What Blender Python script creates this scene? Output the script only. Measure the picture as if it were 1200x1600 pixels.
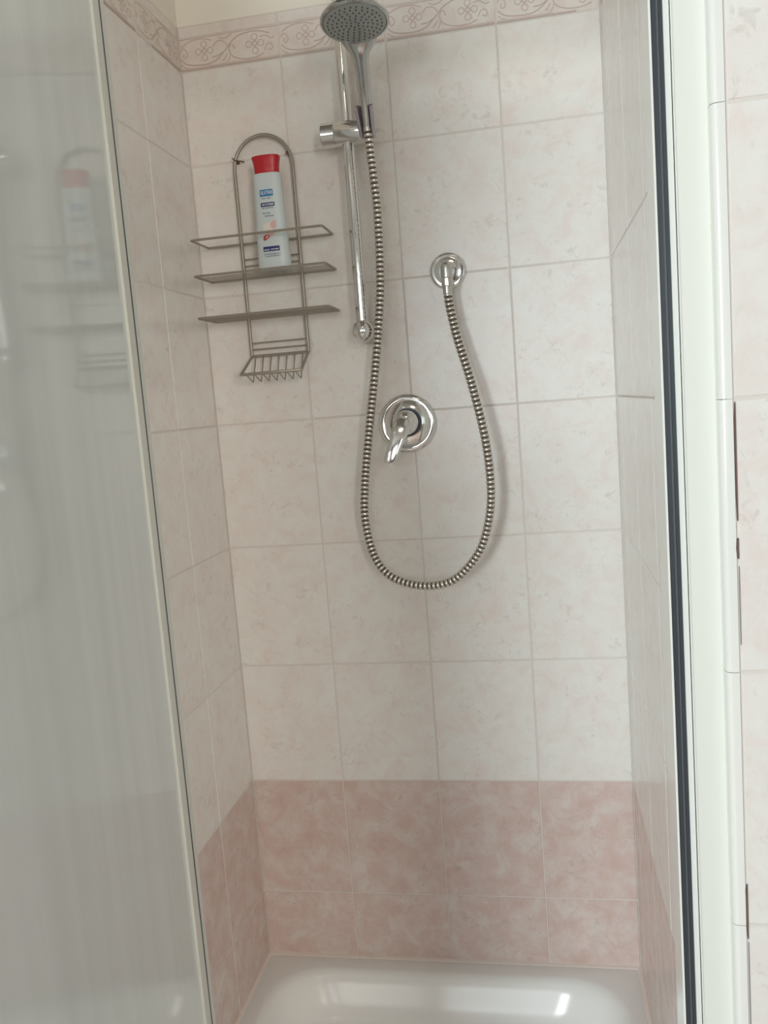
import bpy, math, random
from mathutils import Vector, Matrix

# ------------------------------------------------------------------ scene
for o in list(bpy.data.objects):
    bpy.data.objects.remove(o)
scene = bpy.context.scene
COL = scene.collection
PI = math.pi
random.seed(7)

# ------------------------------------------------------------------ camera
cam_data = bpy.data.cameras.new('camera')
cam_data.sensor_fit = 'VERTICAL'
cam_data.sensor_height = 36.0
cam_data.lens = 36.0 * 1345.44 / 1600.0
cam_data.clip_start = 0.02
cam = bpy.data.objects.new('camera', cam_data)
COL.objects.link(cam)
cam.matrix_world = Matrix(((0.98226087, 0.05324988, 0.17979999, 0.23631),
                           (0.17119829, 0.13659139, -0.97572226, -1.66939),
                           (-0.07651622, 0.98919525, 0.12505209, 1.31986),
                           (0, 0, 0, 1)))
scene.camera = cam

# ------------------------------------------------------------------ world
world = bpy.data.worlds.new('world')
scene.world = world
world.use_nodes = True
bg = world.node_tree.nodes['Background']
bg.inputs[0].default_value = (0.78, 0.88, 1.0, 1)
bg.inputs[1].default_value = 2.0

# ------------------------------------------------------------------ lights
def area(name, loc, rot, sx, sy, power, color):
    d = bpy.data.lights.new(name, 'AREA')
    d.shape = 'RECTANGLE'
    d.size, d.size_y, d.energy, d.color = sx, sy, power, color
    o = bpy.data.objects.new(name, d)
    o.location, o.rotation_euler = loc, rot
    COL.objects.link(o)
    return o

# light from three unseen windows added in the room's rear wall (centre x, width, sill, head)
ADDED_WINDOWS = ((-1.32, 1.20, 0.95, 2.30), (0.10, 0.80, 0.95, 2.30), (1.95, 0.90, 0.95, 2.30))
for (wx, ww, wz0, wz1), power, tint in zip(ADDED_WINDOWS, (116, 9, 66), ((0.88, 0.98, 1.0), (0.97, 1.0, 0.98), (1.0, 0.93, 0.82))):
    area('window_daylight', (wx, -4.57, (wz0 + wz1) / 2), (math.radians(90), 0, 0), ww - 0.1, wz1 - wz0 - 0.1, power, tint)

scene.view_settings.view_transform = 'Standard'
scene.view_settings.look = 'None'
scene.view_settings.gamma = 1.0
scene.view_settings.use_curve_mapping = False
scene.view_settings.exposure = 0.1

# ------------------------------------------------------------------ node helpers
def newmat(name):
    m = bpy.data.materials.new(name)
    m.use_nodes = True
    nt = m.node_tree
    return m, nt, nt.nodes['Principled BSDF']

def N(nt, typ, **kw):
    n = nt.nodes.new(typ)
    for k, v in kw.items():
        setattr(n, k, v)
    return n

def simple(name, col, rough=0.5, metal=0.0, spec=0.5, bump=0.0, bscale=200.0):
    m, nt, b = newmat(name)
    b.inputs['Base Color'].default_value = (*col, 1)
    b.inputs['Roughness'].default_value = rough
    b.inputs['Metallic'].default_value = metal
    b.inputs['Specular IOR Level'].default_value = spec
    if bump:
        tc = N(nt, 'ShaderNodeTexCoord')
        no = N(nt, 'ShaderNodeTexNoise')
        no.inputs['Scale'].default_value = bscale
        nt.links.new(tc.outputs['Object'], no.inputs['Vector'])
        bp = N(nt, 'ShaderNodeBump')
        bp.inputs['Strength'].default_value = bump
        bp.inputs['Distance'].default_value = 0.002
        nt.links.new(no.outputs['Fac'], bp.inputs['Height'])
        nt.links.new(bp.outputs['Normal'], b.inputs['Normal'])
    return m

def ramp(nt, stops, src):
    r = N(nt, 'ShaderNodeValToRGB')
    e = r.color_ramp.elements
    e[0].position, e[0].color = stops[0][0], (*stops[0][1], 1)
    e[1].position, e[1].color = stops[-1][0], (*stops[-1][1], 1)
    for p, c in stops[1:-1]:
        q = e.new(p)
        q.color = (*c, 1)
    nt.links.new(src, r.inputs['Fac'])
    return r.outputs['Color']

def mixc(nt, fac, a, b, blend='MIX'):
    n = N(nt, 'ShaderNodeMix', data_type='RGBA', blend_type=blend)
    if isinstance(fac, float):
        n.inputs['Factor'].default_value = fac
    else:
        nt.links.new(fac, n.inputs['Factor'])
    for sock, v in ((n.inputs[6], a), (n.inputs[7], b)):
        if isinstance(v, tuple):
            sock.default_value = (*v, 1)
        else:
            nt.links.new(v, sock)
    return n.outputs[2]

def tile_material(name, pale, base, deep, vein, rough=0.22):
    """glazed tile with cloudy marble print that differs from tile to tile"""
    m, nt, b = newmat(name)
    tc = N(nt, 'ShaderNodeTexCoord')
    oi = N(nt, 'ShaderNodeObjectInfo')
    add = N(nt, 'ShaderNodeVectorMath', operation='ADD')
    mul = N(nt, 'ShaderNodeVectorMath', operation='SCALE')
    comb = N(nt, 'ShaderNodeCombineXYZ')
    nt.links.new(oi.outputs['Random'], comb.inputs[0])
    nt.links.new(oi.outputs['Random'], comb.inputs[2])
    nt.links.new(comb.outputs[0], mul.inputs[0])
    mul.inputs['Scale'].default_value = 37.0
    nt.links.new(tc.outputs['Object'], add.inputs[0])
    nt.links.new(mul.outputs[0], add.inputs[1])
    def noise(scale, detail, dist, rg=0.55):
        n = N(nt, 'ShaderNodeTexNoise')
        n.inputs['Scale'].default_value = scale
        n.inputs['Detail'].default_value = detail
        n.inputs['Distortion'].default_value = dist
        n.inputs['Roughness'].default_value = rg
        nt.links.new(add.outputs[0], n.inputs['Vector'])
        return n.outputs['Fac']
    cloud = ramp(nt, [(0.34, pale), (0.50, base), (0.66, deep)], noise(21.0, 7.0, 0.5, 0.66))
    fine = ramp(nt, [(0.54, (0, 0, 0)), (0.66, (1, 1, 1))], noise(55.0, 5.0, 1.2, 0.65))
    patch = ramp(nt, [(0.45, (0, 0, 0)), (0.60, (0.62, 0.62, 0.62))], noise(16.0, 2.0, 0.6))
    mm = N(nt, 'ShaderNodeMath', operation='MULTIPLY')
    nt.links.new(fine, mm.inputs[0])
    nt.links.new(patch, mm.inputs[1])
    c = mixc(nt, mm.outputs[0], cloud, vein)
    nt.links.new(c, b.inputs['Base Color'])
    b.inputs['Roughness'].default_value = rough
    b.inputs['Specular IOR Level'].default_value = 0.45
    bp = N(nt, 'ShaderNodeBump')
    bp.inputs['Strength'].default_value = 0.06
    bp.inputs['Distance'].default_value = 0.0015
    nt.links.new(noise(60.0, 3.0, 1.0), bp.inputs['Height'])
    nt.links.new(bp.outputs['Normal'], b.inputs['Normal'])
    return m

M = {}
M['tile_pale'] = tile_material('pale_rose_tile', (0.80, 0.795, 0.755), (0.79, 0.755, 0.715), (0.775, 0.695, 0.655), (0.62, 0.565, 0.52))
M['tile_rose'] = tile_material('deep_rose_tile', (0.69, 0.62, 0.575), (0.655, 0.525, 0.48), (0.62, 0.45, 0.40), (0.50, 0.39, 0.35))
M['tile_border'] = tile_material('border_tile', (0.78, 0.735, 0.69), (0.76, 0.685, 0.635), (0.73, 0.63, 0.58), (0.66, 0.55, 0.50))
M['scroll'] = simple('scroll_print', (0.56, 0.445, 0.39), 0.4)
M['grout'] = simple('grout', (0.70, 0.645, 0.60), 0.9, bump=0.3)
M['paint'] = simple('cream_paint', (0.83, 0.78, 0.69), 0.85, bump=0.08, bscale=90)
M['room_paint'] = simple('room_paint', (0.24, 0.22, 0.20), 0.85, bump=0.08, bscale=60)  # room colour darkened so less light bounces onto the outer wall
M['floor'] = tile_material('floor_tile', (0.58, 0.47, 0.41), (0.50, 0.38, 0.33), (0.44, 0.32, 0.27), (0.36, 0.27, 0.23), 0.35)
M['chrome'] = simple('chrome', (0.76, 0.76, 0.75), 0.11, 1.0)
M['chrome_soft'] = simple('worn_chrome', (0.62, 0.61, 0.59), 0.3, 1.0)
M['chrome_grey'] = simple('grey_chrome', (0.52, 0.53, 0.53), 0.16, 1.0)
M['hose_ring'] = simple('hose_ring_steel', (0.72, 0.69, 0.63), 0.24, 1.0)
M['hose_groove'] = simple('hose_groove', (0.13, 0.105, 0.085), 0.6, 0.3)
M['wire'] = simple('dull_wire', (0.37, 0.335, 0.285), 0.42, 0.55)
M['rust'] = simple('rust', (0.13, 0.085, 0.06), 0.8)
M['white_frame'] = simple('white_lacquer', (0.74, 0.755, 0.70), 0.5)
M['white_trim'] = simple('white_edge_tile', (0.80, 0.81, 0.77), 0.18)
M['gasket'] = simple('dark_gasket', (0.035, 0.045, 0.055), 0.38)
M['gasket_rib'] = simple('gasket_rib', (0.09, 0.10, 0.11), 0.35)
M['seal'] = simple('pale_seal', (0.72, 0.75, 0.71), 0.5)
M['caulk'] = simple('caulk', (0.80, 0.72, 0.66), 0.6)
M['thin_gap'] = simple('hairline_joint', (0.38, 0.35, 0.33), 0.9)
M['gap'] = simple('open_joint', (0.16, 0.10, 0.085), 0.9)
M['tray'] = simple('white_glazed_ceramic', (0.82, 0.82, 0.80), 0.2, 0.0, 0.5)
M['clip'] = simple('lilac_grey_plastic', (0.40, 0.355, 0.39), 0.35)  # grey clip with its lilac reflection put into the colour
M['spray_face'] = simple('grey_spray_face', (0.36, 0.385, 0.37), 0.3, 0.25)
M['nozzle'] = simple('nozzle_rubber', (0.07, 0.08, 0.08), 0.5)
M['bottle'] = simple('pale_blue_bottle', (0.60, 0.67, 0.68), 0.35)
M['red_cap'] = simple('red_cap', (0.48, 0.012, 0.022), 0.35)
M['print_blue'] = simple('print_blue', (0.03, 0.20, 0.42), 0.4)
M['print_navy'] = simple('print_navy', (0.02, 0.03, 0.16), 0.4)
M['print_grey'] = simple('print_grey', (0.24, 0.29, 0.33), 0.5)
M['print_white'] = simple('print_white', (0.80, 0.83, 0.86), 0.4)
M['print_pink'] = simple('print_pink', (0.70, 0.44, 0.40), 0.4)
M['print_cream'] = simple('print_cream', (0.78, 0.70, 0.66), 0.4)
M['print_red'] = simple('print_red', (0.45, 0.07, 0.07), 0.4)
M['window_frame'] = simple('window_white', (0.82, 0.82, 0.80), 0.4)

def emission(name, col, strength):
    m = bpy.data.materials.new(name)
    m.use_nodes = True
    nt = m.node_tree
    nt.nodes.clear()
    e = N(nt, 'ShaderNodeEmission')
    e.inputs[0].default_value = (*col, 1)
    e.inputs[1].default_value = strength
    out = N(nt, 'ShaderNodeOutputMaterial')
    nt.links.new(e.outputs[0], out.inputs[0])
    return m
M['lamp_glow'] = emission('lamp_glow', (1.0, 0.86, 0.70), 7.0)  # glow of the added ceiling lamp, a made-up warm source

def door_glass():
    """clear pane with a dried limescale film: part see-through, part milky, mirror-like at a flat angle"""
    m = bpy.data.materials.new('filmed_glass')
    m.use_nodes = True
    nt = m.node_tree
    nt.nodes.clear()
    tc = N(nt, 'ShaderNodeTexCoord')
    mp = N(nt, 'ShaderNodeMapping')
    mp.inputs['Scale'].default_value = (9.0, 9.0, 0.5)
    nt.links.new(tc.outputs['Object'], mp.inputs['Vector'])
    no = N(nt, 'ShaderNodeTexNoise')
    no.inputs['Scale'].default_value = 2.2
    no.inputs['Detail'].default_value = 5.0
    nt.links.new(mp.outputs[0], no.inputs['Vector'])
    rp = N(nt, 'ShaderNodeMapRange')
    rp.inputs['From Min'].default_value = 0.3
    rp.inputs['From Max'].default_value = 0.7
    rp.inputs['To Min'].default_value = 0.86
    rp.inputs['To Max'].default_value = 0.95
    nt.links.new(no.outputs['Fac'], rp.inputs['Value'])
    tr = N(nt, 'ShaderNodeBsdfTransparent')
    tr.inputs[0].default_value = (0.92, 0.95, 0.93, 1)
    di = N(nt, 'ShaderNodeBsdfDiffuse')
    di.inputs[0].default_value = (0.92, 0.99, 1.0, 1)
    tl = N(nt, 'ShaderNodeBsdfTranslucent')
    tl.inputs[0].default_value = (0.90, 0.96, 0.955, 1)
    film = N(nt, 'ShaderNodeMixShader')
    film.inputs[0].default_value = 0.16
    nt.links.new(di.outputs[0], film.inputs[1])
    nt.links.new(tl.outputs[0], film.inputs[2])
    body = N(nt, 'ShaderNodeMixShader')
    nt.links.new(rp.outputs[0], body.inputs[0])
    nt.links.new(tr.outputs[0], body.inputs[1])
    nt.links.new(film.outputs[0], body.inputs[2])
    gl = N(nt, 'ShaderNodeBsdfGlossy')
    gl.inputs['Color'].default_value = (0.95, 0.97, 0.95, 1)
    gl.inputs['Roughness'].default_value = 0.055
    fr = N(nt, 'ShaderNodeFresnel')
    fr.inputs['IOR'].default_value = 1.75
    fin = N(nt, 'ShaderNodeMixShader')
    nt.links.new(fr.outputs[0], fin.inputs[0])
    nt.links.new(body.outputs[0], fin.inputs[1])
    nt.links.new(gl.outputs[0], fin.inputs[2])
    out = N(nt, 'ShaderNodeOutputMaterial')
    nt.links.new(fin.outputs[0], out.inputs[0])
    return m
M['door_glass'] = door_glass()
def pane_glass():
    m, nt, b = newmat('window_glass')
    nt.nodes.clear()
    tr = N(nt, 'ShaderNodeBsdfTransparent')
    gl = N(nt, 'ShaderNodeBsdfGlossy')
    gl.inputs['Roughness'].default_value = 0.02
    mx = N(nt, 'ShaderNodeMixShader')
    mx.inputs[0].default_value = 0.06
    nt.links.new(tr.outputs[0], mx.inputs[1])
    nt.links.new(gl.outputs[0], mx.inputs[2])
    out = N(nt, 'ShaderNodeOutputMaterial')
    nt.links.new(mx.outputs[0], out.inputs[0])
    return m
M['window_glass'] = pane_glass()

# ------------------------------------------------------------------ mesh helpers
class MB:
    def __init__(self):
        self.v, self.f, self.mi = [], [], []
        self.cur = 0
    def add(self, verts, faces):
        n = len(self.v)
        self.v += [tuple(p) for p in verts]
        self.f += [tuple(i + n for i in f) for f in faces]
        self.mi += [self.cur] * len(faces)
        return self
    def box(self, x0, x1, y0, y1, z0, z1):
        x0, x1 = sorted((x0, x1)); y0, y1 = sorted((y0, y1)); z0, z1 = sorted((z0, z1))
        v = [(x0, y0, z0), (x1, y0, z0), (x1, y1, z0), (x0, y1, z0), (x0, y0, z1), (x1, y0, z1), (x1, y1, z1), (x0, y1, z1)]
        return self.add(v, [(3, 2, 1, 0), (4, 5, 6, 7), (0, 1, 5, 4), (1, 2, 6, 5), (2, 3, 7, 6), (3, 0, 4, 7)])
    def rings(self, rings, cap0=True, cap1=True):
        n = len(rings[0])
        v = [p for r in rings for p in r]
        f = []
        for k in range(len(rings) - 1):
            for i in range(n):
                j = (i + 1) % n
                f.append((k * n + i, k * n + j, (k + 1) * n + j, (k + 1) * n + i))
        if cap0:
            f.append(tuple(reversed(range(n))))
        if cap1:
            f.append(tuple((len(rings) - 1) * n + i for i in range(n)))
        return self.add(v, f)
    def tube(self, pts, r, seg=10, closed=False):
        pts = [Vector(p) for p in pts]
        n = len(pts)
        rr = r if isinstance(r, (list, tuple)) else [r] * n
        def tan(i):
            if closed:
                return (pts[(i + 1) % n] - pts[i - 1]).normalized()
            return (pts[min(i + 1, n - 1)] - pts[max(i - 1, 0)]).normalized()
        t = tan(0)
        u = t.orthogonal().normalized()
        rings = []
        for i in range(n):
            t2 = tan(i)
            q = t.rotation_difference(t2)
            u = (q @ u)
            u = (u - t2 * u.dot(t2)).normalized()
            t = t2
            w = t.cross(u)
            rings.append([pts[i] + (u * math.cos(2 * PI * k / seg) + w * math.sin(2 * PI * k / seg)) * rr[i] for k in range(seg)])
        if closed:
            rings.append(rings[0])
            return self.rings(rings, False, False)
        return self.rings(rings)
    def lathe(self, prof, origin, axis, seg=40):
        """prof: list of (radius, distance along axis)"""
        a = Vector(axis).normalized()
        u = a.orthogonal().normalized()
        w = a.cross(u)
        o = Vector(origin)
        rings = [[o + a * d + (u * math.cos(2 * PI * k / seg) + w * math.sin(2 * PI * k / seg)) * max(r, 1e-5) for k in range(seg)] for r, d in prof]
        return self.rings(rings)
    def mesh(self, name, mats, smooth=False):
        me = bpy.data.meshes.new(name)
        me.from_pydata(self.v, [], self.f)
        for m in (mats if isinstance(mats, (list, tuple)) else [mats]):
            me.materials.append(m)
        me.polygons.foreach_set('material_index', self.mi)
        me.update()
        if smooth:
            me.polygons.foreach_set('use_smooth', [True] * len(me.polygons))
            try:
                me.set_sharp_from_angle(angle=math.radians(38))
            except Exception:
                pass
        return me
    def obj(self, name, mats, parent=None, smooth=False, loc=(0, 0, 0)):
        return link(name, self.mesh(name, mats, smooth), parent, loc)

def link(name, me, parent=None, loc=(0, 0, 0), rotz=0.0):
    o = bpy.data.objects.new(name, me)
    COL.objects.link(o)
    o.location = loc
    o.rotation_euler = (0, 0, rotz)
    if parent:
        o.parent = parent
    return o

def tag(o, label=None, cat=None, group=None, kind=None):
    if label: o['label'] = label
    if cat: o['category'] = cat
    if group: o['group'] = group
    if kind: o['kind'] = kind
    return o

def thing(name, label, cat, loc=(0, 0, 0), rotz=0.0, group=None):
    return tag(link(name, None, None, loc, rotz), label, cat, group)

def struct(o, label, cat=None):
    return tag(o, label, cat, kind='structure')

def spline(pts, step):
    """Catmull-Rom through pts, resampled at equal arc length"""
    P = [Vector(p) for p in pts]
    P = [P[0] * 2 - P[1]] + P + [P[-1] * 2 - P[-2]]
    dense = []
    for i in range(1, len(P) - 2):
        p0, p1, p2, p3 = P[i - 1:i + 3]
        for k in range(24):
            t = k / 24
            dense.append(0.5 * ((2 * p1) + (p2 - p0) * t + (2 * p0 - 5 * p1 + 4 * p2 - p3) * t * t + (3 * p1 - p0 - 3 * p2 + p3) * t ** 3))
    dense.append(P[-2])
    d = [0.0]
    for a, b in zip(dense, dense[1:]):
        d.append(d[-1] + (b - a).length)
    n = max(2, int(round(d[-1] / step)))
    out, j = [], 0
    for k in range(n + 1):
        s = d[-1] * k / n
        while j < len(d) - 2 and d[j + 1] < s:
            j += 1
        seg = d[j + 1] - d[j]
        out.append(dense[j].lerp(dense[j + 1], (s - d[j]) / seg if seg else 0))
    return out

# ------------------------------------------------------------------ dimensions (metres, floor z = 0)
L, R = -0.4014, 0.3856             # shower side walls
YF = -0.855                        # face of the bathroom wall the shower opens from
ZT = 0.147                         # rim of the shower tray
H = [1.980, 1.804, 1.552, 1.300, 1.048, 0.796, 0.544, 0.292, ZT - 0.10]   # horizontal joints on the walls
BORDER_TOP, LINER_TOP = 2.040, 2.062
CEIL = 2.55
RX0, RX1, RY0 = -2.55, 2.55, -4.60  # bathroom
J = 0.0011                         # half a joint
RECESS = 0.0011                    # grout lies this far behind the glaze

# ------------------------------------------------------------------ the setting
def wall(name, boxes, label, mat='grout'):
    mb = MB()
    for b in boxes:
        mb.box(*b)
    return struct(mb.obj(name, M[mat]), label, 'wall')

wall_back = wall('wall_back', [(-0.56, 0.56, RECESS, 0.12, 0, CEIL)], 'back wall of the shower tiled in pale and deep rose')
wall_left = wall('wall_left', [(L - 0.10, L - RECESS, -0.80, 0, 0, CEIL)], 'tiled side wall of the shower beside the wire caddy')
wall_right = wall('wall_right', [(R + RECESS, R + 0.10, -0.78, 0, 0, CEIL)], 'tiled side wall of the shower next to the dark gasket')
wall_front_right = wall('wall_front_right', [(0.4035, RX1, YF + RECESS, -0.78, 0, CEIL)], 'pale tiled bathroom wall outside the shower beside the white jamb')
wall_front_left = wall('wall_front_left', [(RX0, L - 0.006, YF + RECESS, -0.80, 0, CEIL)], 'pale tiled bathroom wall outside the shower behind the glass door')

TH = 0.004
_cache = {}
def tile_mesh(w, h, mat):
    key = (round(w, 4), round(h, 4), mat)
    if key in _cache:
        return _cache[key]
    b = 0.0011
    x0, x1, z0, z1 = -w / 2, w / 2, -h / 2, h / 2
    v = [(x0, TH, z0), (x1, TH, z0), (x1, TH, z1), (x0, TH, z1),
         (x0, b, z0), (x1, b, z0), (x1, b, z1), (x0, b, z1),
         (x0 + b, 0, z0 + b), (x1 - b, 0, z0 + b), (x1 - b, 0, z1 - b), (x0 + b, 0, z1 - b)]
    f = [(8, 9, 10, 11)]
    for i in range(4):
        j = (i + 1) % 4
        f.append((i, j, 4 + j, 4 + i))
        f.append((4 + i, 4 + j, 8 + j, 8 + i))
    _cache[key] = MB().add(v, f).mesh('tile', M[mat])
    return _cache[key]

def put_tile(wallo, name, a0, a1, z0, z1, mat, frame):
    """frame maps (a, z) on the wall to a location and a z-rotation"""
    w, h = a1 - a0 - 2 * J, z1 - z0 - 2 * J
    if w < 0.004 or h < 0.004:
        return None
    loc, rz = frame((a0 + a1) / 2, (z0 + z1) / 2)
    jit = random.uniform(-0.0002, 0.0002)
    o = link(name, tile_mesh(w, h, mat), wallo, loc, rz)
    n = Vector((math.sin(rz), -math.cos(rz), 0))
    o.location = Vector(loc) + n * jit
    return o

def frame_back(a, z): return (a, 0, z), 0.0
def frame_left(a, z): return (L, -a, z), PI / 2
def frame_right(a, z): return (R, -a, z), -PI / 2
def frame_front(a, z): return (a, YF, z), 0.0

# --- scroll relief of the border tiles, drawn once on a 0.2 x 0.06 tile (u to the right, v up, mm)
def scroll_mesh():
    mb = MB()
    def ribbon(pts, w, closed=False):
        P = [Vector((x, 0, z)) for x, z in pts]
        n = len(P)
        lft, rgt = [], []
        for i in range(n):
            if closed:
                t = (P[(i + 1) % n] - P[i - 1]).normalized()
            else:
                t = (P[min(i + 1, n - 1)] - P[max(i - 1, 0)]).normalized()
            s = Vector((-t.z, 0, t.x)) * w * 0.68
            lft.append(P[i] + s)
            rgt.append(P[i] - s)
        v, f = [], []
        for a, b in zip(lft, rgt):
            v += [(a.x, -0.0003, a.z), (b.x, -0.0003, b.z), (a.x, 0.0004, a.z), (b.x, 0.0004, b.z)]
        for i in range(n if closed else n - 1):
            j = (i + 1) % n
            f += [(4 * i, 4 * i + 1, 4 * j + 1, 4 * j), (4 * i, 4 * j, 4 * j + 2, 4 * i + 2), (4 * i + 1, 4 * i + 3, 4 * j + 3, 4 * j + 1)]
        mb.add(v, f)
    def mm(pts): return [(x / 1000, z / 1000) for x, z in pts]
    def curve(pts, w, step=0.0022):
        q = spline([(x / 1000, 0, z / 1000) for x, z in pts], step)
        ribbon([(p.x, p.z) for p in q], w)
    def ring(cx, cz, r, w=0.0012):
        ribbon([(cx / 1000 + r / 1000 * math.cos(2 * PI * k / 14), cz / 1000 + r / 1000 * math.sin(2 * PI * k / 14)) for k in range(14)], w, True)
    for fx, fz in ((-49, 3), (52, 2)):
        for dx, dz in ((-12, 0), (12, 0), (0, 12), (0, -12)):
            ring(fx + dx, fz + dz, 5.6)
        ring(fx, fz, 4.0, 0.0016)
    # main wave stem, under the first flower and over the second
    curve([(-97, -8), (-85, -17), (-65, -21), (-40, -21), (-22, -14), (-6, 0), (10, 15), (30, 23), (58, 24), (82, 17)], 0.0017)
    curve([(-95, 15), (-75, 24), (-50, 25), (-32, 20)], 0.0014)
    curve([(12, -2), (9, 6), (3, 6), (1, -4), (8, -15), (28, -22), (52, -22), (68, -17)], 0.0015)
    # curls
    curve([(-97, 6), (-92, 12), (-85, 8), (-83, 0), (-88, -5), (-92, -1), (-89, 3)], 0.0013)
    curve([(70, -12), (75, -3), (82, -1), (87, -7), (83, -13), (78, -10)], 0.0013)
    curve([(-30, 8), (-24, 16), (-14, 17), (-6, 12), (-2, 6)], 0.0014)
    curve([(-18, 24), (-10, 20), (0, 22), (8, 26)], 0.0014)
    curve([(-34, -10), (-22, -9), (-12, -4)], 0.0016)
    curve([(-4, -8), (-8, -15), (-14, -20)], 0.0013)
    curve([(2, -10), (0, -17), (-4, -22)], 0.0012)
    curve([(62, 13), (74, 14), (84, 8), (92, 10)], 0.0013)
    curve([(-97, -17), (-90, -22), (-84, -24)], 0.0012)
    ribbon(mm([(-98.6, -27.6), (-30, -27.6), (40, -27.6), (98.6, -27.6)]), 0.0020)
    ribbon(mm([(-98.6, -24.8), (0, -24.8), (98.6, -24.8)]), 0.0007)
    ribbon(mm([(-98.6, 28.2), (0, 28.2), (98.6, 28.2)]), 0.0011)
    return mb.mesh('scroll_relief', M['scroll'])
SCROLL = scroll_mesh()
SCROLL_CUT = {}
def scroll_for(a0, a1, full0):
    """scroll relief clipped to a cut border tile that spans a0..a1 of a whole tile starting at full0"""
    if abs((a1 - a0) - 0.2025) < 0.004:
        return SCROLL
    key = (round(a0 - full0, 3), round(a1 - full0, 3))
    if key in SCROLL_CUT:
        return SCROLL_CUT[key]
    c = (a0 + a1) / 2 - (full0 + 0.10125)
    half = (a1 - a0) / 2 - J - 0.0006
    mb = MB()
    vs = [Vector(v.co) for v in SCROLL.vertices]
    for p in SCROLL.polygons:
        q = [vs[i] - Vector((c, 0, 0)) for i in p.vertices]
        if all(abs(x.x) <= half for x in q):
            mb.add([tuple(x) for x in q], [tuple(range(len(q)))])
    SCROLL_CUT[key] = mb.mesh('scroll_relief', M['scroll'])
    return SCROLL_CUT[key]

def tile_wall(wallo, cols, frame, border=True, rose=True, top=None):
    """cols: list of (a0, a1, start of the whole tile)"""
    for a0, a1, full in cols:
        for k in range(len(H) - 1):
            z1, z0 = H[k], H[k + 1]
            put_tile(wallo, 'tile', a0, a1, z0, z1, 'tile_rose' if (rose and k >= 6) else 'tile_pale', frame)
        if border:
            o = put_tile(wallo, 'border_tile', a0, a1, H[0], BORDER_TOP, 'tile_border', frame)
            if o:
                link('scroll_relief', scroll_for(a0, a1, full), o)
            put_tile(wallo, 'liner_tile', a0, a1, BORDER_TOP, LINER_TOP, 'tile_border', frame)
        else:
            for z0, z1 in ((H[0] - 0.0, 2.232), (2.232, 2.48)):
                put_tile(wallo, 'tile', a0, a1, z0, z1, 'tile_pale', frame)

W = 0.2025
tile_wall(wall_back, [(L, -W, -2 * W), (-W, 0, -W), (0, W, 0), (W, R, W)], frame_back)
# a is the distance from the back wall
def left_cols(d1, end):
    c, a = [(0, d1, d1 - W)], d1
    while a < end - 0.003:
        c.append((a, min(a + W, end), a))
        a += W
    return c
# on the left wall the tile's own x axis runs towards the back wall's left corner side
tile_wall(wall_left, left_cols(0.192, 0.796), frame_left)
tile_wall(wall_right, left_cols(0.082, 0.776), frame_right)
cols = [(0.4095, 0.58, 0)]
tile_wall(wall_front_right, cols, frame_front, border=False, rose=False)
cols = [(L - 0.006 - W * (k + 1), L - 0.006 - W * k, 0) for k in range(10)]
tile_wall(wall_front_left, cols, frame_front, border=False, rose=False)

# painted plaster above the tiles
for nm, b, par in (('plaster', (L, R, 0.0004, 0.01, LINER_TOP, CEIL), wall_back),
                   ('plaster', (L - 0.01, L - 0.0004, -0.796, 0.0, LINER_TOP, CEIL), wall_left),
                   ('plaster', (R + 0.0004, R + 0.01, -0.776, 0.0, LINER_TOP, CEIL), wall_right)):
    MB().box(*b).obj(nm, M['paint'], par)

# bathroom shell
struct(MB().box(RX0 - 0.1, RX1 + 0.1, RY0 - 0.1, 0.12, -0.1, 0).obj('floor', M['grout']), 'bathroom floor of small rose tiles', 'floor')
floor = bpy.data.objects['floor']
def floor_tile_mesh(w):
    h = w / 2
    return MB().box(-h, h, -h, h, -0.004, 0.0012).mesh('tile', M['floor'])
FT = floor_tile_mesh(0.298)
for i in range(17):
    for j in range(12):
        link('tile', FT, floor, (RX0 + 0.15 + 0.30 * i, -0.86 - 0.15 - 0.30 * j, 0))
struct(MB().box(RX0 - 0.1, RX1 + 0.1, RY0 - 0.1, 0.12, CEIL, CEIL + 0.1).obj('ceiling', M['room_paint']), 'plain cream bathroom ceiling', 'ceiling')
wall('wall_partition', [(0.58, 0.68, -1.60, YF + 0.06, 0, CEIL)], 'short plain partition at the end of the pale tiled wall', 'room_paint')  # added to keep the right window's light off the outer tiles
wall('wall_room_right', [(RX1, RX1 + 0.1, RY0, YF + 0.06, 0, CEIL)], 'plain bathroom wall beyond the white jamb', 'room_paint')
Z0_, Z1_ = ADDED_WINDOWS[0][2:]
piers, px = [], RX0
for wx, ww, _, _ in ADDED_WINDOWS:
    piers.append((px, wx - ww / 2, RY0 - 0.1, RY0, Z0_, Z1_))
    px = wx + ww / 2
piers.append((px, RX1, RY0 - 0.1, RY0, Z0_, Z1_))
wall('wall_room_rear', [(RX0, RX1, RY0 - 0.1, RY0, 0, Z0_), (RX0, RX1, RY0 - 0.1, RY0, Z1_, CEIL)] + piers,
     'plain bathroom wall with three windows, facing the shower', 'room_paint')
wall('wall_room_left', [(RX0 - 0.1, RX0, RY0, YF + 0.06, 0, CEIL)], 'plain bathroom wall on the side of the glass door', 'room_paint')
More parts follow.
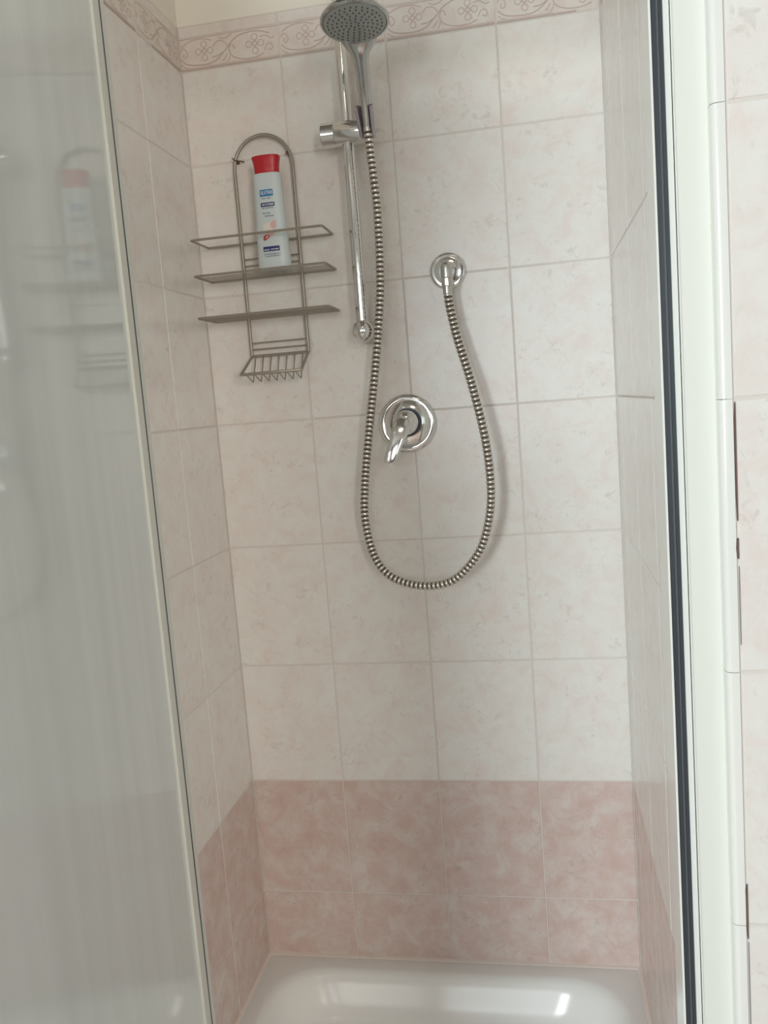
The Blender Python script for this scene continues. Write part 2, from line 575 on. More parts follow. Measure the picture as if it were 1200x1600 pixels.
for k, ((wx, ww, z0_, z1_), lab) in enumerate(zip(ADDED_WINDOWS, ('wide white framed bathroom window at the side of the glass door', 'white framed bathroom window straight across from the shower', 'white framed bathroom window at the side of the white jamb'))):
    win = struct(link('window_%d' % (k + 1), None, None, (wx, RY0 - 0.05, z0_)), lab, 'window')  # unseen windows, added as sources for the shower's light
    hw, hh = ww / 2, z1_ - z0_
    bars = [(-hw, hw, 0, 0.05), (-hw, hw, hh - 0.05, hh), (-hw, -hw + 0.05, 0.05, hh - 0.05), (hw - 0.05, hw, 0.05, hh - 0.05)]
    panes = [(-hw + 0.05, hw - 0.05)]
    if ww > 0.9:
        bars.append((-0.03, 0.03, 0.05, hh - 0.05))
        panes = [(-hw + 0.05, -0.03), (0.03, hw - 0.05)]
    for x0, x1, z0, z1 in bars:
        MB().box(x0, x1, -0.03, 0.03, z0, z1).obj('window_bar', M['window_frame'], win)
    for x0, x1 in panes:
        MB().box(x0, x1, -0.003, 0.003, 0.05, hh - 0.05).obj('pane', M['window_glass'], win)

# ------------------------------------------------------------------ edge of the bathroom wall, jambs and frame of the shower door
def bullnose(name, cx, label):
    """white rounded edge strip on the corner between the wall face and the jamb"""
    t = struct(link(name, None, None, (cx, YF, 0)), label, 'trim')
    segs = [0.0, H[7], H[5] - 0.252, H[5], H[4], H[3], H[2], 2.056, 2.308, CEIL]
    segs = sorted(set(round(s, 3) for s in segs))
    pr = [(-0.004, 0.022)]
    for k in range(7):
        a = PI + PI / 2 * k / 6
        pr.append((0.0015 + 0.0055 * math.cos(a), 0.0045 + 0.0055 * math.sin(a)))
    pr += [(0.0075, -0.001), (0.0075, 0.022)]
    for z0, z1 in zip(segs, segs[1:]):
        rings = [[(x, y, z) for x, y in pr] for z in (z0 + 0.0003, z1 - 0.0003)]
        MB().rings(rings).obj('edge_strip', M['white_trim'], t, smooth=True)
    return t
tr1 = bullnose('trim_1', 0.401, 'glossy white rounded edge strip between white jamb and pale tiles')
# open, dark stretches of the joint between the strip and the tiles
for z0, z1, w in ((1.190, 1.297, 0.0014), (1.155, 1.174, 0.0024), (1.074, 1.148, 0.0003), (0.782, 0.838, 0.0019), (0.66, 0.778, 0.0003)):
    z = [z0, z0 * 0.8 + z1 * 0.2, (z0 + z1) / 2, z0 * 0.15 + z1 * 0.85, z1]
    ww = [w * 0.3, w * 0.8, w, w * 0.85, w * 0.3]
    rings = [[(0.0094 - q, -0.0012, h), (0.0094, -0.0012, h), (0.0094, 0.004, h), (0.0094 - q, 0.004, h)] for h, q in zip(z, ww)]
    MB().rings(rings).obj('open_joint', M['gap' if w > 0.001 else 'thin_gap'], tr1)

jamb = struct(link('trim_2', None, None, (0.369, -0.84, ZT)), 'wide white shower jamb with dark rubber gasket on the tiled wall', 'jamb')
zt = 1.80
MB().box(0.0, 0.0325, 0.0, 0.055, 0, zt).obj('jamb_profile', M['white_frame'], jamb)
MB().box(-0.0005, 0.0008, -0.0012, 0.002, 0, zt).obj('profile_lip', M['white_trim'], jamb)
MB().box(-0.0062, -0.0012, 0.0015, 0.050, 0, zt).obj('seal_strip', M['seal'], jamb)
g = MB().box(-0.0165, -0.0062, 0.004, 0.050, 0, zt).obj('gasket', M['gasket'], jamb)
MB().box(-0.0118, -0.0102, 0.0025, 0.006, 0, zt).obj('gasket_rib', M['gasket_rib'], g)
MB().box(-0.0185, -0.0165, 0.002, 0.050, 0, zt).obj('seal_edge', M['white_trim'], jamb)

jl = struct(link('trim_3', None, None, (L, -0.84, ZT)), 'white shower jamb seen through the filmed glass door', 'jamb')
MB().box(0.0, 0.042, 0.0, 0.14, 0, zt).obj('jamb_profile', M['white_frame'], jl)
MB().box(0.042, 0.047, 0.01, 0.13, 0, zt).obj('seal_strip', M['seal'], jl)
th = struct(link('trim_4', None, None, (0, -0.815, ZT)), 'white lower door track along the tray', 'track')
MB().box(L + 0.047, 0.350, -0.022, 0.022, -0.002, 0.018).obj('track', M['white_frame'], th)
th = struct(link('trim_5', None, None, (0, -0.815, ZT + zt)), 'white upper door track above the opening', 'track')
MB().box(L, 0.401, -0.024, 0.024, 0.0, 0.045).obj('track', M['white_frame'], th)

# ------------------------------------------------------------------ glass door, swung open along the left side
DANG = math.radians(10.5)
door = struct(link('door_1', None, None, (-0.340, -0.470, ZT + 0.02), DANG), 'open filmed glass shower door with thin white edge profile', 'door')
DZ = zt - 0.03
# door's own axes: -y runs from the inner edge out into the bathroom, +x faces the shower
MB().box(-0.003, 0.003, -0.665, -0.020, 0.01, DZ - 0.01).obj('glass_pane', M['door_glass'], door)
MB().box(-0.007, 0.007, -0.030, 0.000, 0, DZ).obj('edge_profile', M['white_frame'], door)
MB().box(-0.0055, 0.0074, 0.000, 0.006, 0, DZ).obj('edge_groove', M['gasket'], door)  # dark strip standing in for the shade between profile and seal
MB().box(-0.006, 0.0078, 0.006, 0.024, 0, DZ).obj('edge_seal', M['seal'], door)
MB().box(-0.009, 0.009, -0.69, -0.66, 0, DZ).obj('edge_profile', M['white_frame'], door)

# ------------------------------------------------------------------ shower tray
def tray():
    t = thing('shower_tray', 'white glazed ceramic shower tray with rounded basin between the walls', 'shower tray', ((L + R) / 2, -0.42, 0))
    X, Y = (R - L) / 2 - 0.0005, 0.4185
    def rr(ox, oy, rad, z, n=8):
        out = []
        for cx, cy, a0 in ((1, 1, 0), (-1, 1, PI / 2), (-1, -1, PI), (1, -1, 1.5 * PI)):
            for k in range(n + 1):
                a = a0 + PI / 2 * k / n
                out.append((cx * (X - ox - rad) + rad * math.cos(a), cy * (Y - oy - rad) + rad * math.sin(a), z))
        return out
    rings = [rr(0, 0, 0.012, 0.002), rr(0, 0, 0.012, ZT - 0.006), rr(0.002, 0.002, 0.012, ZT - 0.001), rr(0.006, 0.006, 0.014, ZT),
             rr(0.034, 0.038, 0.105, ZT), rr(0.040, 0.045, 0.11, ZT - 0.002), rr(0.046, 0.052, 0.115, ZT - 0.009), rr(0.053, 0.060, 0.118, ZT - 0.024),
             rr(0.062, 0.071, 0.12, ZT - 0.05), rr(0.074, 0.085, 0.12, ZT - 0.076), rr(0.095, 0.11, 0.115, ZT - 0.094), rr(0.13, 0.15, 0.10, ZT - 0.103),
             rr(0.24, 0.26, 0.08, ZT - 0.108)]
    MB().rings(rings).obj('tray_body', M['tray'], t, smooth=True)
    d = MB().lathe([(0.0, 0.0), (0.040, 0.0), (0.042, 0.002), (0.038, 0.005), (0.0, 0.007)], (0, 0, ZT - 0.109), (0, 0, 1), 28).obj('drain_cover', M['chrome'], t, smooth=True)
    # caulk along the walls
    w = X + 0.0005
    MB().add([(-w, 0.411, ZT - 0.001), (w, 0.411, ZT - 0.001), (w, 0.413, ZT + 0.0008), (-w, 0.413, ZT + 0.0008), (-w, 0.4205, ZT + 0.0025), (w, 0.4205, ZT + 0.0025)],
             [(0, 1, 2, 3), (3, 2, 5, 4)]).obj('caulk', M['caulk'], t)
    for s in (-1, 1):
        MB().add([(s * (w - 0.008), -0.36, ZT - 0.001), (s * (w - 0.008), 0.42, ZT - 0.001), (s * (w - 0.006), 0.42, ZT + 0.0008), (s * (w - 0.006), -0.36, ZT + 0.0008), (s * (w + 0.0005), 0.42, ZT + 0.003), (s * (w + 0.0005), -0.36, ZT + 0.003)],
                 [(0, 1, 2, 3), (3, 2, 4, 5)]).obj('caulk', M['caulk'], t)
tray()

# ------------------------------------------------------------------ slide rail with slider
def slide_rail():
    x, y = -0.0745, -0.055
    t = thing('slide_rail', 'vertical chrome shower rail with cylindrical slider on pale tiles', 'shower rail', (x, 0, 1.42))
    z = lambda q: q - 1.42
    rings_r = 0.0112
    MB().lathe([(rings_r, z(1.455)), (rings_r, z(2.10))], (0, y, 0), (0, 0, 1), 24).obj('rail', M['chrome'], t, smooth=True)
    for zz, sgn in ((1.4565, 1), (2.10, -1)):
        # rounded end bracket: a stub from the wall carrying a ball that swallows the end of the rail
        br = MB().lathe([(0.0205 * math.sin(PI * k / 16), -0.0225 * math.cos(PI * k / 16)) for k in range(17)], (0, y, z(zz)), (0, 0, 1), 32).obj('end_bracket', M['chrome'], t, smooth=True)
        MB().lathe([(0.0, 0.0), (0.0215, 0.0), (0.0215, 0.004), (0.0150, 0.008), (0.0150, 0.045)], (0, 0, z(zz)), (0, -1, 0), 28).obj('wall_stub', M['chrome_soft'], br, smooth=True)
    s = MB().lathe([(0.0, -0.0220), (0.0210, -0.0220), (0.0214, -0.0214), (0.0214, 0.0250), (0.0206, 0.026), (0.0, 0.026)], (0, y, z(1.812)), (1, 0, 0), 36).obj('slider', M['chrome'], t, smooth=True)
    MB().lathe([(0.0, 0.0), (0.0205, 0.0), (0.0215, 0.0012), (0.0215, 0.0245), (0.0208, 0.0253), (0.0, 0.0253)], (-0.0475, y, z(1.812)), (1, 0, 0), 36).obj('clamp_knob', M['chrome'], s, smooth=True)
    # open clip that grips the hand shower
    ax = Vector((0.0, -0.46, 0.888)).normalized()
    c = Vector((-0.0330, -0.0905, 1.8165)) - Vector((x, 0, 1.42))
    u = Vector((1, 0, 0))
    w = ax.cross(u)          # towards the wall / up
    def arc(rad, h, a0, a1, n=20):
        return [c + ax * h + (u * math.cos(a0 + (a1 - a0) * k / n) + w * math.sin(a0 + (a1 - a0) * k / n)) * rad for k in range(n + 1)]
    a0, a1 = math.radians(-38), math.radians(218)
    mb = MB()
    secs = []
    for h, ro, ri in ((-0.028, 0.0135, 0.0112), (-0.012, 0.0145, 0.0118), (0.010, 0.0155, 0.0128), (0.026, 0.0168, 0.0142)):
        o_ = arc(ro, h, a0, a1)
        i_ = arc(ri, h, a0, a1)
        secs.append(o_ + i_[::-1])
    mb.rings(secs)
    mb.obj('holder_clip', M['clip'], s, smooth=True)
    MB().tube([(0.024, y, z(1.812)), (0.031, y - 0.010, z(1.812)), (0.037, y - 0.022, z(1.815))], 0.0125, 16).obj('clip_arm', M['clip'], s, smooth=True)
slide_rail()

# ------------------------------------------------------------------ hand shower
def hand_shower():
    t = thing('hand_shower', 'round chrome hand shower with grey spray face resting in the slider', 'shower head', (-0.032, -0.088, 1.8146))
    o = Vector((-0.032, -0.088, 1.8146))
    # centre line with half-width (sideways) and half-thickness; the neck flares into the back rim of the head
    secs = [(-0.0325, -0.0860, 1.8085, 0.0085, 0.0085), (-0.0320, -0.0880, 1.8146, 0.0088, 0.0088), (-0.0314, -0.0925, 1.8278, 0.0104, 0.0104), (-0.0309, -0.0970, 1.8403, 0.0116, 0.0116),
            (-0.0296, -0.1045, 1.8622, 0.0122, 0.0120), (-0.0286, -0.1120, 1.8830, 0.0126, 0.0122), (-0.0288, -0.1190, 1.9045, 0.0132, 0.0122), (-0.0288, -0.1240, 1.9170, 0.0168, 0.0118),
            (-0.0284, -0.1275, 1.9235, 0.0220, 0.0110), (-0.0276, -0.1330, 1.9305, 0.0285, 0.0098), (-0.0268, -0.1410, 1.9375, 0.0325, 0.0084), (-0.0255, -0.1520, 1.9440, 0.0330, 0.0076), (-0.0240, -0.1680, 1.9490, 0.0350, 0.0068)]
    P = [Vector(p[:3]) - o for p in secs]
    rings = []
    for i, p in enumerate(P):
        tt = (P[min(i + 1, len(P) - 1)] - P[max(i - 1, 0)]).normalized()
        u = Vector((1, 0, 0))
        u = (u - tt * u.dot(tt)).normalized()
        w = tt.cross(u)
        rings.append([p + u * math.cos(2 * PI * k / 28) * secs[i][3] + w * math.sin(2 * PI * k / 28) * secs[i][4] for k in range(28)])
    MB().rings(rings).obj('handle', M['chrome_grey'], t, smooth=True)
    a = math.radians(80)
    n = Vector((0.02, -math.cos(a), -math.sin(a))).normalized()      # spray direction
    c = Vector((-0.0205, -0.198, 1.9425)) - o
    hd = MB().lathe([(0.0, -0.020), (0.022, -0.019), (0.040, -0.014), (0.052, -0.006), (0.0565, 0.0), (0.0570, 0.004), (0.0555, 0.0065), (0.0525, 0.0072), (0.0515, 0.0055), (0.0, 0.0055)], c, n, 56).obj('head_shell', M['chrome_grey'], t, smooth=True)
    MB().lathe([(0.0, 0.0), (0.0512, 0.0), (0.0512, 0.0020), (0.0470, 0.0030), (0.0, 0.0034)], c + n * 0.0050, n, 48).obj('spray_face', M['spray_face'], hd, smooth=True)
    u = n.orthogonal().normalized()
    w = n.cross(u)
    mb = MB()
    for rr, cnt in ((0.007, 6), (0.0145, 10), (0.022, 14), (0.0295, 19), (0.037, 24), (0.0445, 30)):
        for k in range(cnt):
            q = 2 * PI * (k + 0.3 * (cnt % 3)) / cnt
            b = c + n * 0.0075 + (u * math.cos(q) + w * math.sin(q)) * rr
            mb.lathe([(0.0013, 0.0), (0.0011, 0.0022), (0.0004, 0.0026)], b, n, 6)
    tag(mb.obj('nozzles', M['nozzle'], hd), kind='stuff')
    # tab for switching the spray
    q = [c + Vector((sx * 0.004, 0.046, sz)) for sx, sz in ((-1, 0.002), (1, 0.002), (1, -0.006), (-1, -0.006))]
    q2 = [c + Vector((sx * 0.003, 0.058, sz)) for sx, sz in ((-1, 0.0), (1, 0.0), (1, -0.006), (-1, -0.006))]
    MB().rings([q, q2]).obj('spray_tab', M['chrome_soft'], hd)
hand_shower()

# ------------------------------------------------------------------ hose
HOSE = [(-0.0325, -0.0858, 1.8075), (-0.0311, -0.083, 1.7799), (-0.0288, -0.077, 1.7204), (-0.0274, -0.072, 1.6598), (-0.0318, -0.068, 1.5529), (-0.0409, -0.066, 1.4729), (-0.0559, -0.064, 1.3803), (-0.0776, -0.064, 1.2621), (-0.0933, -0.062, 1.1652), (-0.0975, -0.062, 1.0972), (-0.0854, -0.062, 1.029), (-0.0567, -0.064, 0.9892), (-0.0076, -0.068, 0.9705), (0.0422, -0.072, 0.9707), (0.0802, -0.075, 0.9884), (0.1194, -0.078, 1.0339), (0.1396, -0.08, 1.0912), (0.1469, -0.08, 1.1529), (0.1416, -0.076, 1.2416), (0.1228, -0.068, 1.3423), (0.1017, -0.06, 1.4257), (0.0908, -0.053, 1.485), (0.0882, -0.05, 1.5110)]
def hose():
    t = thing('shower_hose', 'ribbed steel hose looping from the hand shower to the wall outlet', 'hose', HOSE[-1])
    o = Vector(HOSE[-1])
    pitch = 0.0086
    pts = [p - o for p in spline(HOSE, pitch / 8)]
    mb = MB()
    seg = 14
    tg = (pts[1] - pts[0]).normalized()
    u = tg.orthogonal().normalized()
    prof = [0.0070, 0.0070, 0.0083, 0.0087, 0.0087, 0.0087, 0.0083, 0.0070]
    prev = None
    for i, p in enumerate(pts):
        t2 = (pts[min(i + 1, len(pts) - 1)] - pts[max(i - 1, 0)]).normalized()
        u = tg.rotation_difference(t2) @ u
        u = (u - t2 * u.dot(t2)).normalized()
        tg = t2
        w = tg.cross(u)
        r = prof[i % 8]
        base = len(mb.v)
        mb.v += [tuple(p + (u * math.cos(2 * PI * k / seg) + w * math.sin(2 * PI * k / seg)) * r) for k in range(seg)]
        if prev is not None:
            m = 1 if (i % 8) in (0, 1, 2) else 0
            for k in range(seg):
                j = (k + 1) % seg
                mb.f.append((prev + k, prev + j, base + j, base + k))
                mb.mi.append(m)
        prev = base
    mb.obj('ribbed_hose', [M['hose_ring'], M['hose_groove']], t, smooth=True)
    d0 = (Vector(HOSE[1]) - Vector(HOSE[0])).normalized()
    MB().lathe([(0.0, -0.016), (0.0078, -0.016), (0.0085, -0.012), (0.0088, 0.001), (0.0, 0.001)], Vector(HOSE[0]) - o - d0 * -0.006, -d0 * -1, 20).obj('hose_nut', M['chrome_soft'], t, smooth=True)
hose()

# ------------------------------------------------------------------ wall outlet
def outlet():
    t = thing('wall_outlet', 'small round chrome wall outlet where the hose begins', 'shower fitting', (0.0869, 0, 1.5568))
    MB().lathe([(0.0345, 0.0), (0.0345, 0.003), (0.0325, 0.0065), (0.0295, 0.0080), (0.0265, 0.0074), (0.024, 0.0085), (0.013, 0.0105), (0.0, 0.0105)], (0, 0, 0), (0, -1, 0), 48).obj('escutcheon', M['chrome'], t, smooth=True)
    MB().lathe([(0.0112, 0.008), (0.0112, 0.050), (0.0, 0.050)], (0.001, 0, -0.004), (0, -1, 0), 28).obj('outlet_stub', M['chrome'], t, smooth=True)
    e = MB().lathe([(0.0, 0.0125), (0.0055, 0.0115), (0.0088, 0.009), (0.0108, 0.0045), (0.0114, -0.001), (0.0114, -0.017), (0.0106, -0.018)] , (0.0018, -0.050, -0.001), (0, 0, 1), 28).obj('elbow', M['chrome_soft'], t, smooth=True)
    MB().lathe([(0.0, 0.0), (0.0104, 0.0), (0.0112, 0.0015), (0.0112, 0.0145), (0.0104, 0.016), (0.0, 0.016)], (0.0016, -0.050, -0.0345), (0, 0, 1), 12)  .obj('swivel_nut', M['chrome_soft'], e, smooth=False)
    MB().lathe([(0.0, 0.0), (0.0084, 0.0), (0.0084, 0.013), (0.0, 0.013)], (0.0012, -0.050, -0.0475), (0, 0, 1), 20).obj('ferrule', M['chrome_soft'], e, smooth=True)
outlet()

# ------------------------------------------------------------------ mixer
def mixer():
    t = thing('shower_mixer', 'round chrome shower mixer with single lever on the tiled wall', 'mixer tap', (-0.0108, 0, 1.277))
    MB().lathe([(0.0572, 0.0), (0.0572, 0.003), (0.0555, 0.006), (0.0515, 0.0085), (0.0470, 0.0090), (0.0445, 0.0083), (0.0425, 0.0095), (0.034, 0.0135), (0.0255, 0.0155), (0.0, 0.0155)], (0, 0, 0), (0, -1, 0), 64).obj('escutcheon', M['chrome'], t, smooth=True)
    MB().lathe([(0.0272, 0.012), (0.0272, 0.0215), (0.0, 0.0215)], (0.003, 0, 0.003), (0, -1, 0), 40).obj('dark_ring', M['gasket'], t, smooth=True)
    h = MB().lathe([(0.0225, 0.018), (0.0240, 0.022), (0.0240, 0.044), (0.0225, 0.052), (0.0185, 0.058), (0.011, 0.0615), (0.0, 0.0625)], (0.002, 0, 0.003), (0, -1, 0), 40).obj('lever_hub', M['chrome'], t, smooth=True)
    o = Vector((-0.0108, 0, 1.277))
    path = [(-0.0075, -0.047, 1.2895), (-0.0100, -0.058, 1.2830), (-0.0145, -0.068, 1.2700), (-0.0215, -0.075, 1.2520), (-0.0300, -0.080, 1.2310), (-0.0380, -0.083, 1.2120), (-0.0400, -0.0836, 1.2075)]
    wid = [0.0135, 0.0165, 0.0165, 0.0145, 0.0125, 0.0108, 0.0085]
    thk = [0.0070, 0.0090, 0.0078, 0.0058, 0.0047, 0.0042, 0.0030]
    rings = []
    for i, p in enumerate(path):
        p = Vector(p) - o
        tt = (Vector(path[min(i + 1, 6)]) - Vector(path[max(i - 1, 0)])).normalized()
        n = Vector((0, -1, 0))
        n = (n - tt * n.dot(tt)).normalized()
        s = tt.cross(n)
        ring = []
        for k in range(20):
            a = 2 * PI * k / 20
            ca, sa = math.cos(a), math.sin(a)
            ring.append(p + s * wid[i] * math.copysign(abs(ca) ** 0.6, ca) + n * thk[i] * math.copysign(abs(sa) ** 0.6, sa))
        rings.append(ring)
    MB().rings(rings).obj('lever', M['chrome'], h, smooth=True)
mixer()

# ------------------------------------------------------------------ wire caddy
def caddy():
    o = Vector((-0.250, 0, 1.38))
    t = thing('shower_caddy', 'dull grey wire shower caddy with two shelves hanging on the tiles', 'shower caddy', o)
    def q(*p): return Vector(p) - o
    Y0, Y1 = -0.013, -0.100
    def wire(name, pts, r, parent=t, seg=8, mat='wire', closed=False):
        return MB().tube([q(*p) for p in pts], r, seg, closed).obj(name, M[mat], parent, smooth=True)
    xl, xr = -0.3085, -0.1930
    # frame: two parallel rods bent into an arch
    cx, rad = (xl + xr) / 2, (xr - xl) / 2
    def hoop(dx):
        pts = [(xl - dx * 0, Y0, 1.432), (xl, Y0, 1.60)]
        for k in range(17):
            a = PI - PI * k / 16
            pts.append((cx + (rad + dx) * math.cos(a), Y0, 1.783 + (rad * 1.03 + dx) * math.sin(a)))
        pts += [(xr, Y0, 1.60), (xr, Y0, 1.430)]
        return pts
    wire('frame', hoop(0.0), 0.0034, seg=10)
    # guard rail above the shelf
    def loop(z, zf=None):
        zf = z if zf is None else zf
        return [(-0.3770, Y0, z), (-0.3780, Y1 + 0.003, zf), (-0.3750, Y1, zf), (-0.129, Y1, zf), (-0.1262, Y1 + 0.003, zf), (-0.1265, Y0, z), (-0.129, Y0 + 0.001, z), (-0.374, Y0 + 0.001, z)]
    wire('guard_rail', loop(1.646), 0.0023, closed=True)
    for z in (1.5805, 1.5035):
        s = wire('shelf', loop(z), 0.0023, closed=True)
        for f in (0.18, 0.36, 0.54, 0.72):
            y = Y0 + (Y1 - Y0) * f
            wire('shelf_wire', [(-0.3772, y, z - 0.0005), (-0.1264, y, z - 0.0005)], 0.0009, s, 6)
    for z in (1.6165, 1.6038, 1.4560, 1.4435):
        wire('cross_bar', [(xl, Y0 + 0.001, z), (xr, Y0 + 0.001, z)], 0.0015, seg=6)
    # soap cradle
    zt_, zb, yb = 1.4305, 1.3935, -0.085
    cr = wire('soap_cradle', [(xl, Y0, zt_), (xl - 0.002, yb, zb), (xl + 0.001, yb - 0.001, zb), (xr - 0.001, yb - 0.001, zb), (xr + 0.001, yb, zb), (xr, Y0, zt_)], 0.0030, closed=True)
    for k in range(7):
        x = xl + 0.0075 + 0.0160 * k
        wire('cradle_wire', [(x, Y0, zt_), (x + 0.001, Y0 - 0.020, 1.402), (x + 0.002, Y0 - 0.036, 1.3800), (x + 0.002, Y0 - 0.038, 1.3795), (x, yb, zb)], 0.0013, cr, 6)
    # hooks and corroded spots
    for x, z in ((-0.3045, 1.8010), (-0.2005, 1.8040)):
        h = MB().lathe([(0.0, -0.004), (0.0038, -0.004), (0.0030, 0.010), (0.0042, 0.014), (0.0, 0.016)], q(x, 0, z), (0, -1, 0), 10).obj('wall_hook', M['rust'], t, smooth=True)
    wire('tie_wire', [(-0.3110, Y0 - 0.002, 1.807), (-0.3050, Y0 - 0.005, 1.801), (-0.2960, Y0 - 0.001, 1.800), (-0.2910, -0.004, 1.8005)], 0.0011, t, 6, 'rust')
caddy()

# ------------------------------------------------------------------ bottle
def bottle():
    bx, by, bz = -0.2322, -0.056, 1.5830
    t = thing('shampoo_bottle', 'pale blue plastic bottle with red flared cap on the caddy shelf', 'bottle', (bx, by, bz))
    HB = 0.1755
    prof = [(0.0, 0.0295, 0.0150), (0.003, 0.0312, 0.0168), (0.02, 0.0312, 0.0172), (0.05, 0.0300, 0.0170), (0.09, 0.0283, 0.0166), (0.125, 0.0272, 0.0163), (0.155, 0.0268, 0.0160), (0.170, 0.0266, 0.0157), (0.1745, 0.0255, 0.0150), (HB, 0.0215, 0.0125)]
    E_ = 0.72
    def sec(hw, hd, z, n=40):
        out = []
        for k in range(n):
            a = 2 * PI * k / n
            c, s = math.cos(a), math.sin(a)
            out.append((hw * math.copysign(abs(c) ** E_, c), hd * math.copysign(abs(s) ** E_, s), z))
        return out
    body = MB().rings([sec(w, d, z) for z, w, d in prof]).obj('body', M['bottle'], t, smooth=True)
    cap = [(HB - 0.001, 0.0215, 0.0130), (HB + 0.001, 0.0228, 0.0138), (HB + 0.010, 0.0232, 0.0140), (HB + 0.020, 0.0246, 0.0148), (HB + 0.0285, 0.0266, 0.0158), (HB + 0.0305, 0.0262, 0.0156), (HB + 0.0312, 0.0235, 0.0140)]
    MB().rings([sec(w, d, z) for z, w, d in cap]).obj('cap', M['red_cap'], t, smooth=True)
    def size(z):
        for (z0, w0, d0), (z1, w1, d1) in zip(prof, prof[1:]):
            if z0 <= z <= z1:
                f = (z - z0) / (z1 - z0)
                return w0 + (w1 - w0) * f, d0 + (d1 - d0) * f
        return prof[-1][1:]
    def front(x, z, lift):
        w, d = size(z)
        c = min(0.999, abs(x) / w) ** (1 / E_)
        return -d * max(0.0, 1 - c * c) ** (E_ / 2) - lift
    def patch(mb, pts_fn, nx=8, nz=3, lift=0.0004):
        v, f = [], []
        for j in range(nz + 1):
            for i in range(nx + 1):
                x, z = pts_fn(i / nx, j / nz)
                v.append((x, front(x, z, lift), z))
        for j in range(nz):
            for i in range(nx):
                a = j * (nx + 1) + i
                f.append((a, a + 1, a + nx + 2, a + nx + 1))
        mb.add(v, f)
    # photograph grid on the bottle: mm right of its axis, height in m above its base
    K = 0.00117
    def ax_(y): return 431 - (420 - y) * 13 / 174
    def hz(y): return 0.0025 + (420 - y) * 0.001158
    def rect(mb, x0, x1, y0, y1, lift=0.0004, nx=8):
        def fn(u, v):
            y = y1 + (y0 - y1) * v
            return ((x0 + (x1 - x0) * u) - ax_((y0 + y1) / 2)) * K, hz(y)
        patch(mb, fn, nx, 1, lift)
    def words(mb, x0, x1, y0, y1, seed, lift=0.0005):
        """a line of small illegible letter strokes"""
        rnd = random.Random(seed)
        x = x0
        while x < x1 - 0.5:
            w = rnd.uniform(0.5, 0.9)
            tall = rnd.random() < 0.3
            rect(mb, x, x + w, y0 - (0.5 if tall else 0), y1, lift, 1)
            rect(mb, x, min(x + 1.2, x1), y1 - 0.45, y1, lift, 1)
            x += w + rnd.choice((0.35, 0.45, 0.45, 1.1))
    def label(name, mat, fn):
        mb = MB()
        fn(mb)
        return mb.obj(name, M[mat], body)
    label('logo_panel', 'print_blue', lambda m: rect(m, 411, 432.5, 297.5, 308))
    def logo(m):
        for x in (413.0, 415.3, 418.6, 421.6, 424.8, 427.8, 430.2):
            rect(m, x, x + 0.9, 299.5, 305.2, 0.0007, 1)
        rect(m, 415.3, 418, 304.4, 305.2, 0.0007, 1)
        rect(m, 421.6, 424.4, 299.5, 300.3, 0.0007, 1)
        rect(m, 424.8, 428.4, 302, 302.7, 0.0007, 1)
    label('logo_letters', 'print_white', logo)
    label('fine_print', 'print_grey', lambda m: (words(m, 414.5, 420.5, 310, 312.2, 1), words(m, 423.5, 430, 310, 312.2, 2)))
    label('name_panel', 'print_navy', lambda m: rect(m, 412.5, 435, 317.6, 323.8))
    label('name_letters', 'print_white', lambda m: (words(m, 414.8, 423, 319.5, 321.9, 3, 0.0007), words(m, 424.5, 433.5, 319.5, 321.9, 4, 0.0007)))
    label('fine_print', 'print_grey', lambda m: words(m, 414.5, 434, 325.2, 327, 5))
    label('fine_print', 'print_grey', lambda m: words(m, 414.5, 428, 333, 335, 6))
    label('fine_print', 'print_grey', lambda m: words(m, 419, 435, 337.5, 339.5, 7))
    def blob(cx, cy, rx, ry, rot, lift):
        def f(m):
            v, fc = [], []
            pts = []
            for k in range(18):
                a = 2 * PI * k / 18
                r = 1 + 0.10 * math.sin(3 * a + cx)
                x, y = rx * r * math.cos(a), ry * r * math.sin(a)
                pts.append((cx + x * math.cos(rot) - y * math.sin(rot), cy + x * math.sin(rot) + y * math.cos(rot)))
            w = [((x - ax_(cy)) * K, hz(y)) for x, y in pts] + [((cx - ax_(cy)) * K, hz(cy))]
            m.add([(x, front(x, z, lift), z) for x, z in w], [(k, 18, (k + 1) % 18) for k in range(18)])
        return f
    label('picture_glow', 'print_cream', blob(424.5, 358, 8.5, 10.5, 0.2, 0.0006))
    label('picture_petal', 'print_pink', blob(433.0, 352.5, 4.6, 6.5, 0.3, 0.0009))
    label('picture_petal', 'print_pink', blob(426.5, 366.5, 10.0, 4.2, -0.35, 0.0009))
    label('picture_fruit', 'print_red', blob(421.0, 371.8, 6.0, 3.6, -0.5, 0.0012))
    label('picture_fruit', 'print_pink', blob(422.5, 371.0, 2.6, 1.7, -0.5, 0.0015))
    label('lower_panel', 'print_navy', lambda m: rect(m, 415.5, 442.5, 385.8, 393.6))
    label('lower_letters', 'print_white', lambda m: (words(m, 417, 426, 390, 392, 8, 0.0007), words(m, 428, 440.5, 390, 391.4, 9, 0.0007)))
    label('fine_print', 'print_grey', lambda m: words(m, 416.5, 444, 397, 398.8, 10))
    label('fine_print', 'print_grey', lambda m: words(m, 419, 443, 400.2, 402, 11))
bottle()

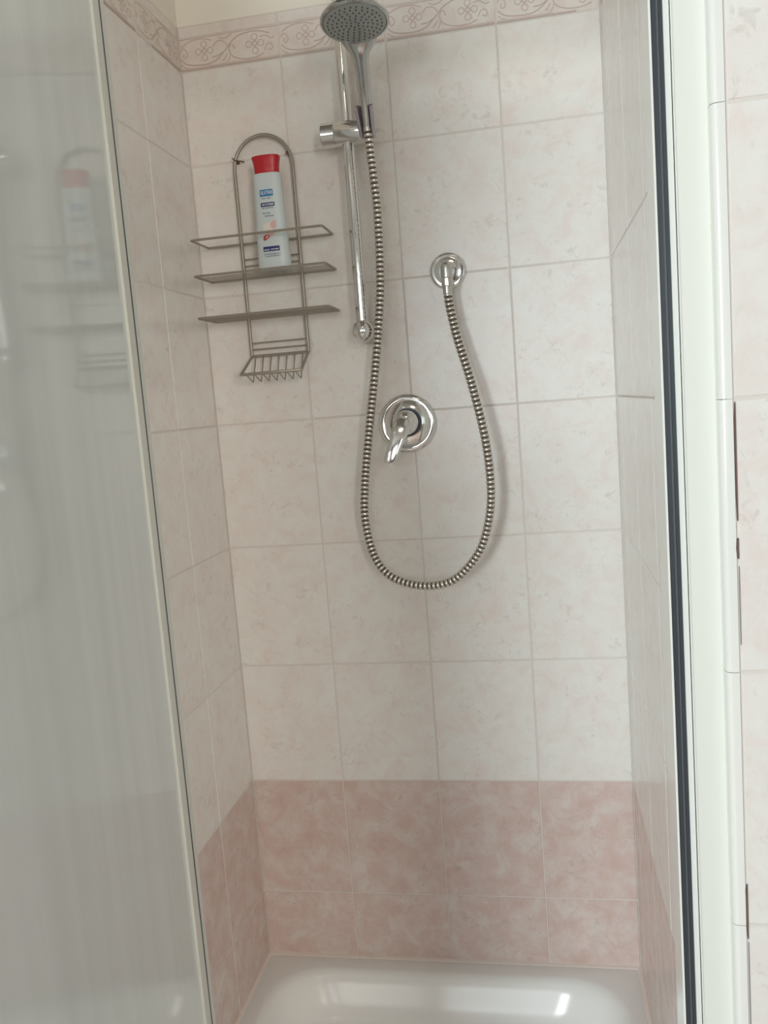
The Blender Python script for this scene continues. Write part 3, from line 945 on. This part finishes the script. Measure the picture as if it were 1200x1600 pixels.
# ------------------------------------------------------------------ unseen ceiling lamp added for warm light
lamp = thing('ceiling_lamp', 'round opal ceiling lamp in the bathroom', 'lamp', (0.25, -1.75, CEIL))
MB().lathe([(0.0, 0.0), (0.17, 0.0), (0.17, 0.02), (0.0, 0.02)], (0, 0, 0), (0, 0, -1), 40).obj('lamp_base', M['white_frame'], lamp, smooth=True)
MB().lathe([(0.16, 0.018), (0.16, 0.04), (0.14, 0.07), (0.09, 0.09), (0.0, 0.097)], (0, 0, 0), (0, 0, -1), 40).obj('lamp_shade', M['lamp_glow'], lamp, smooth=True)
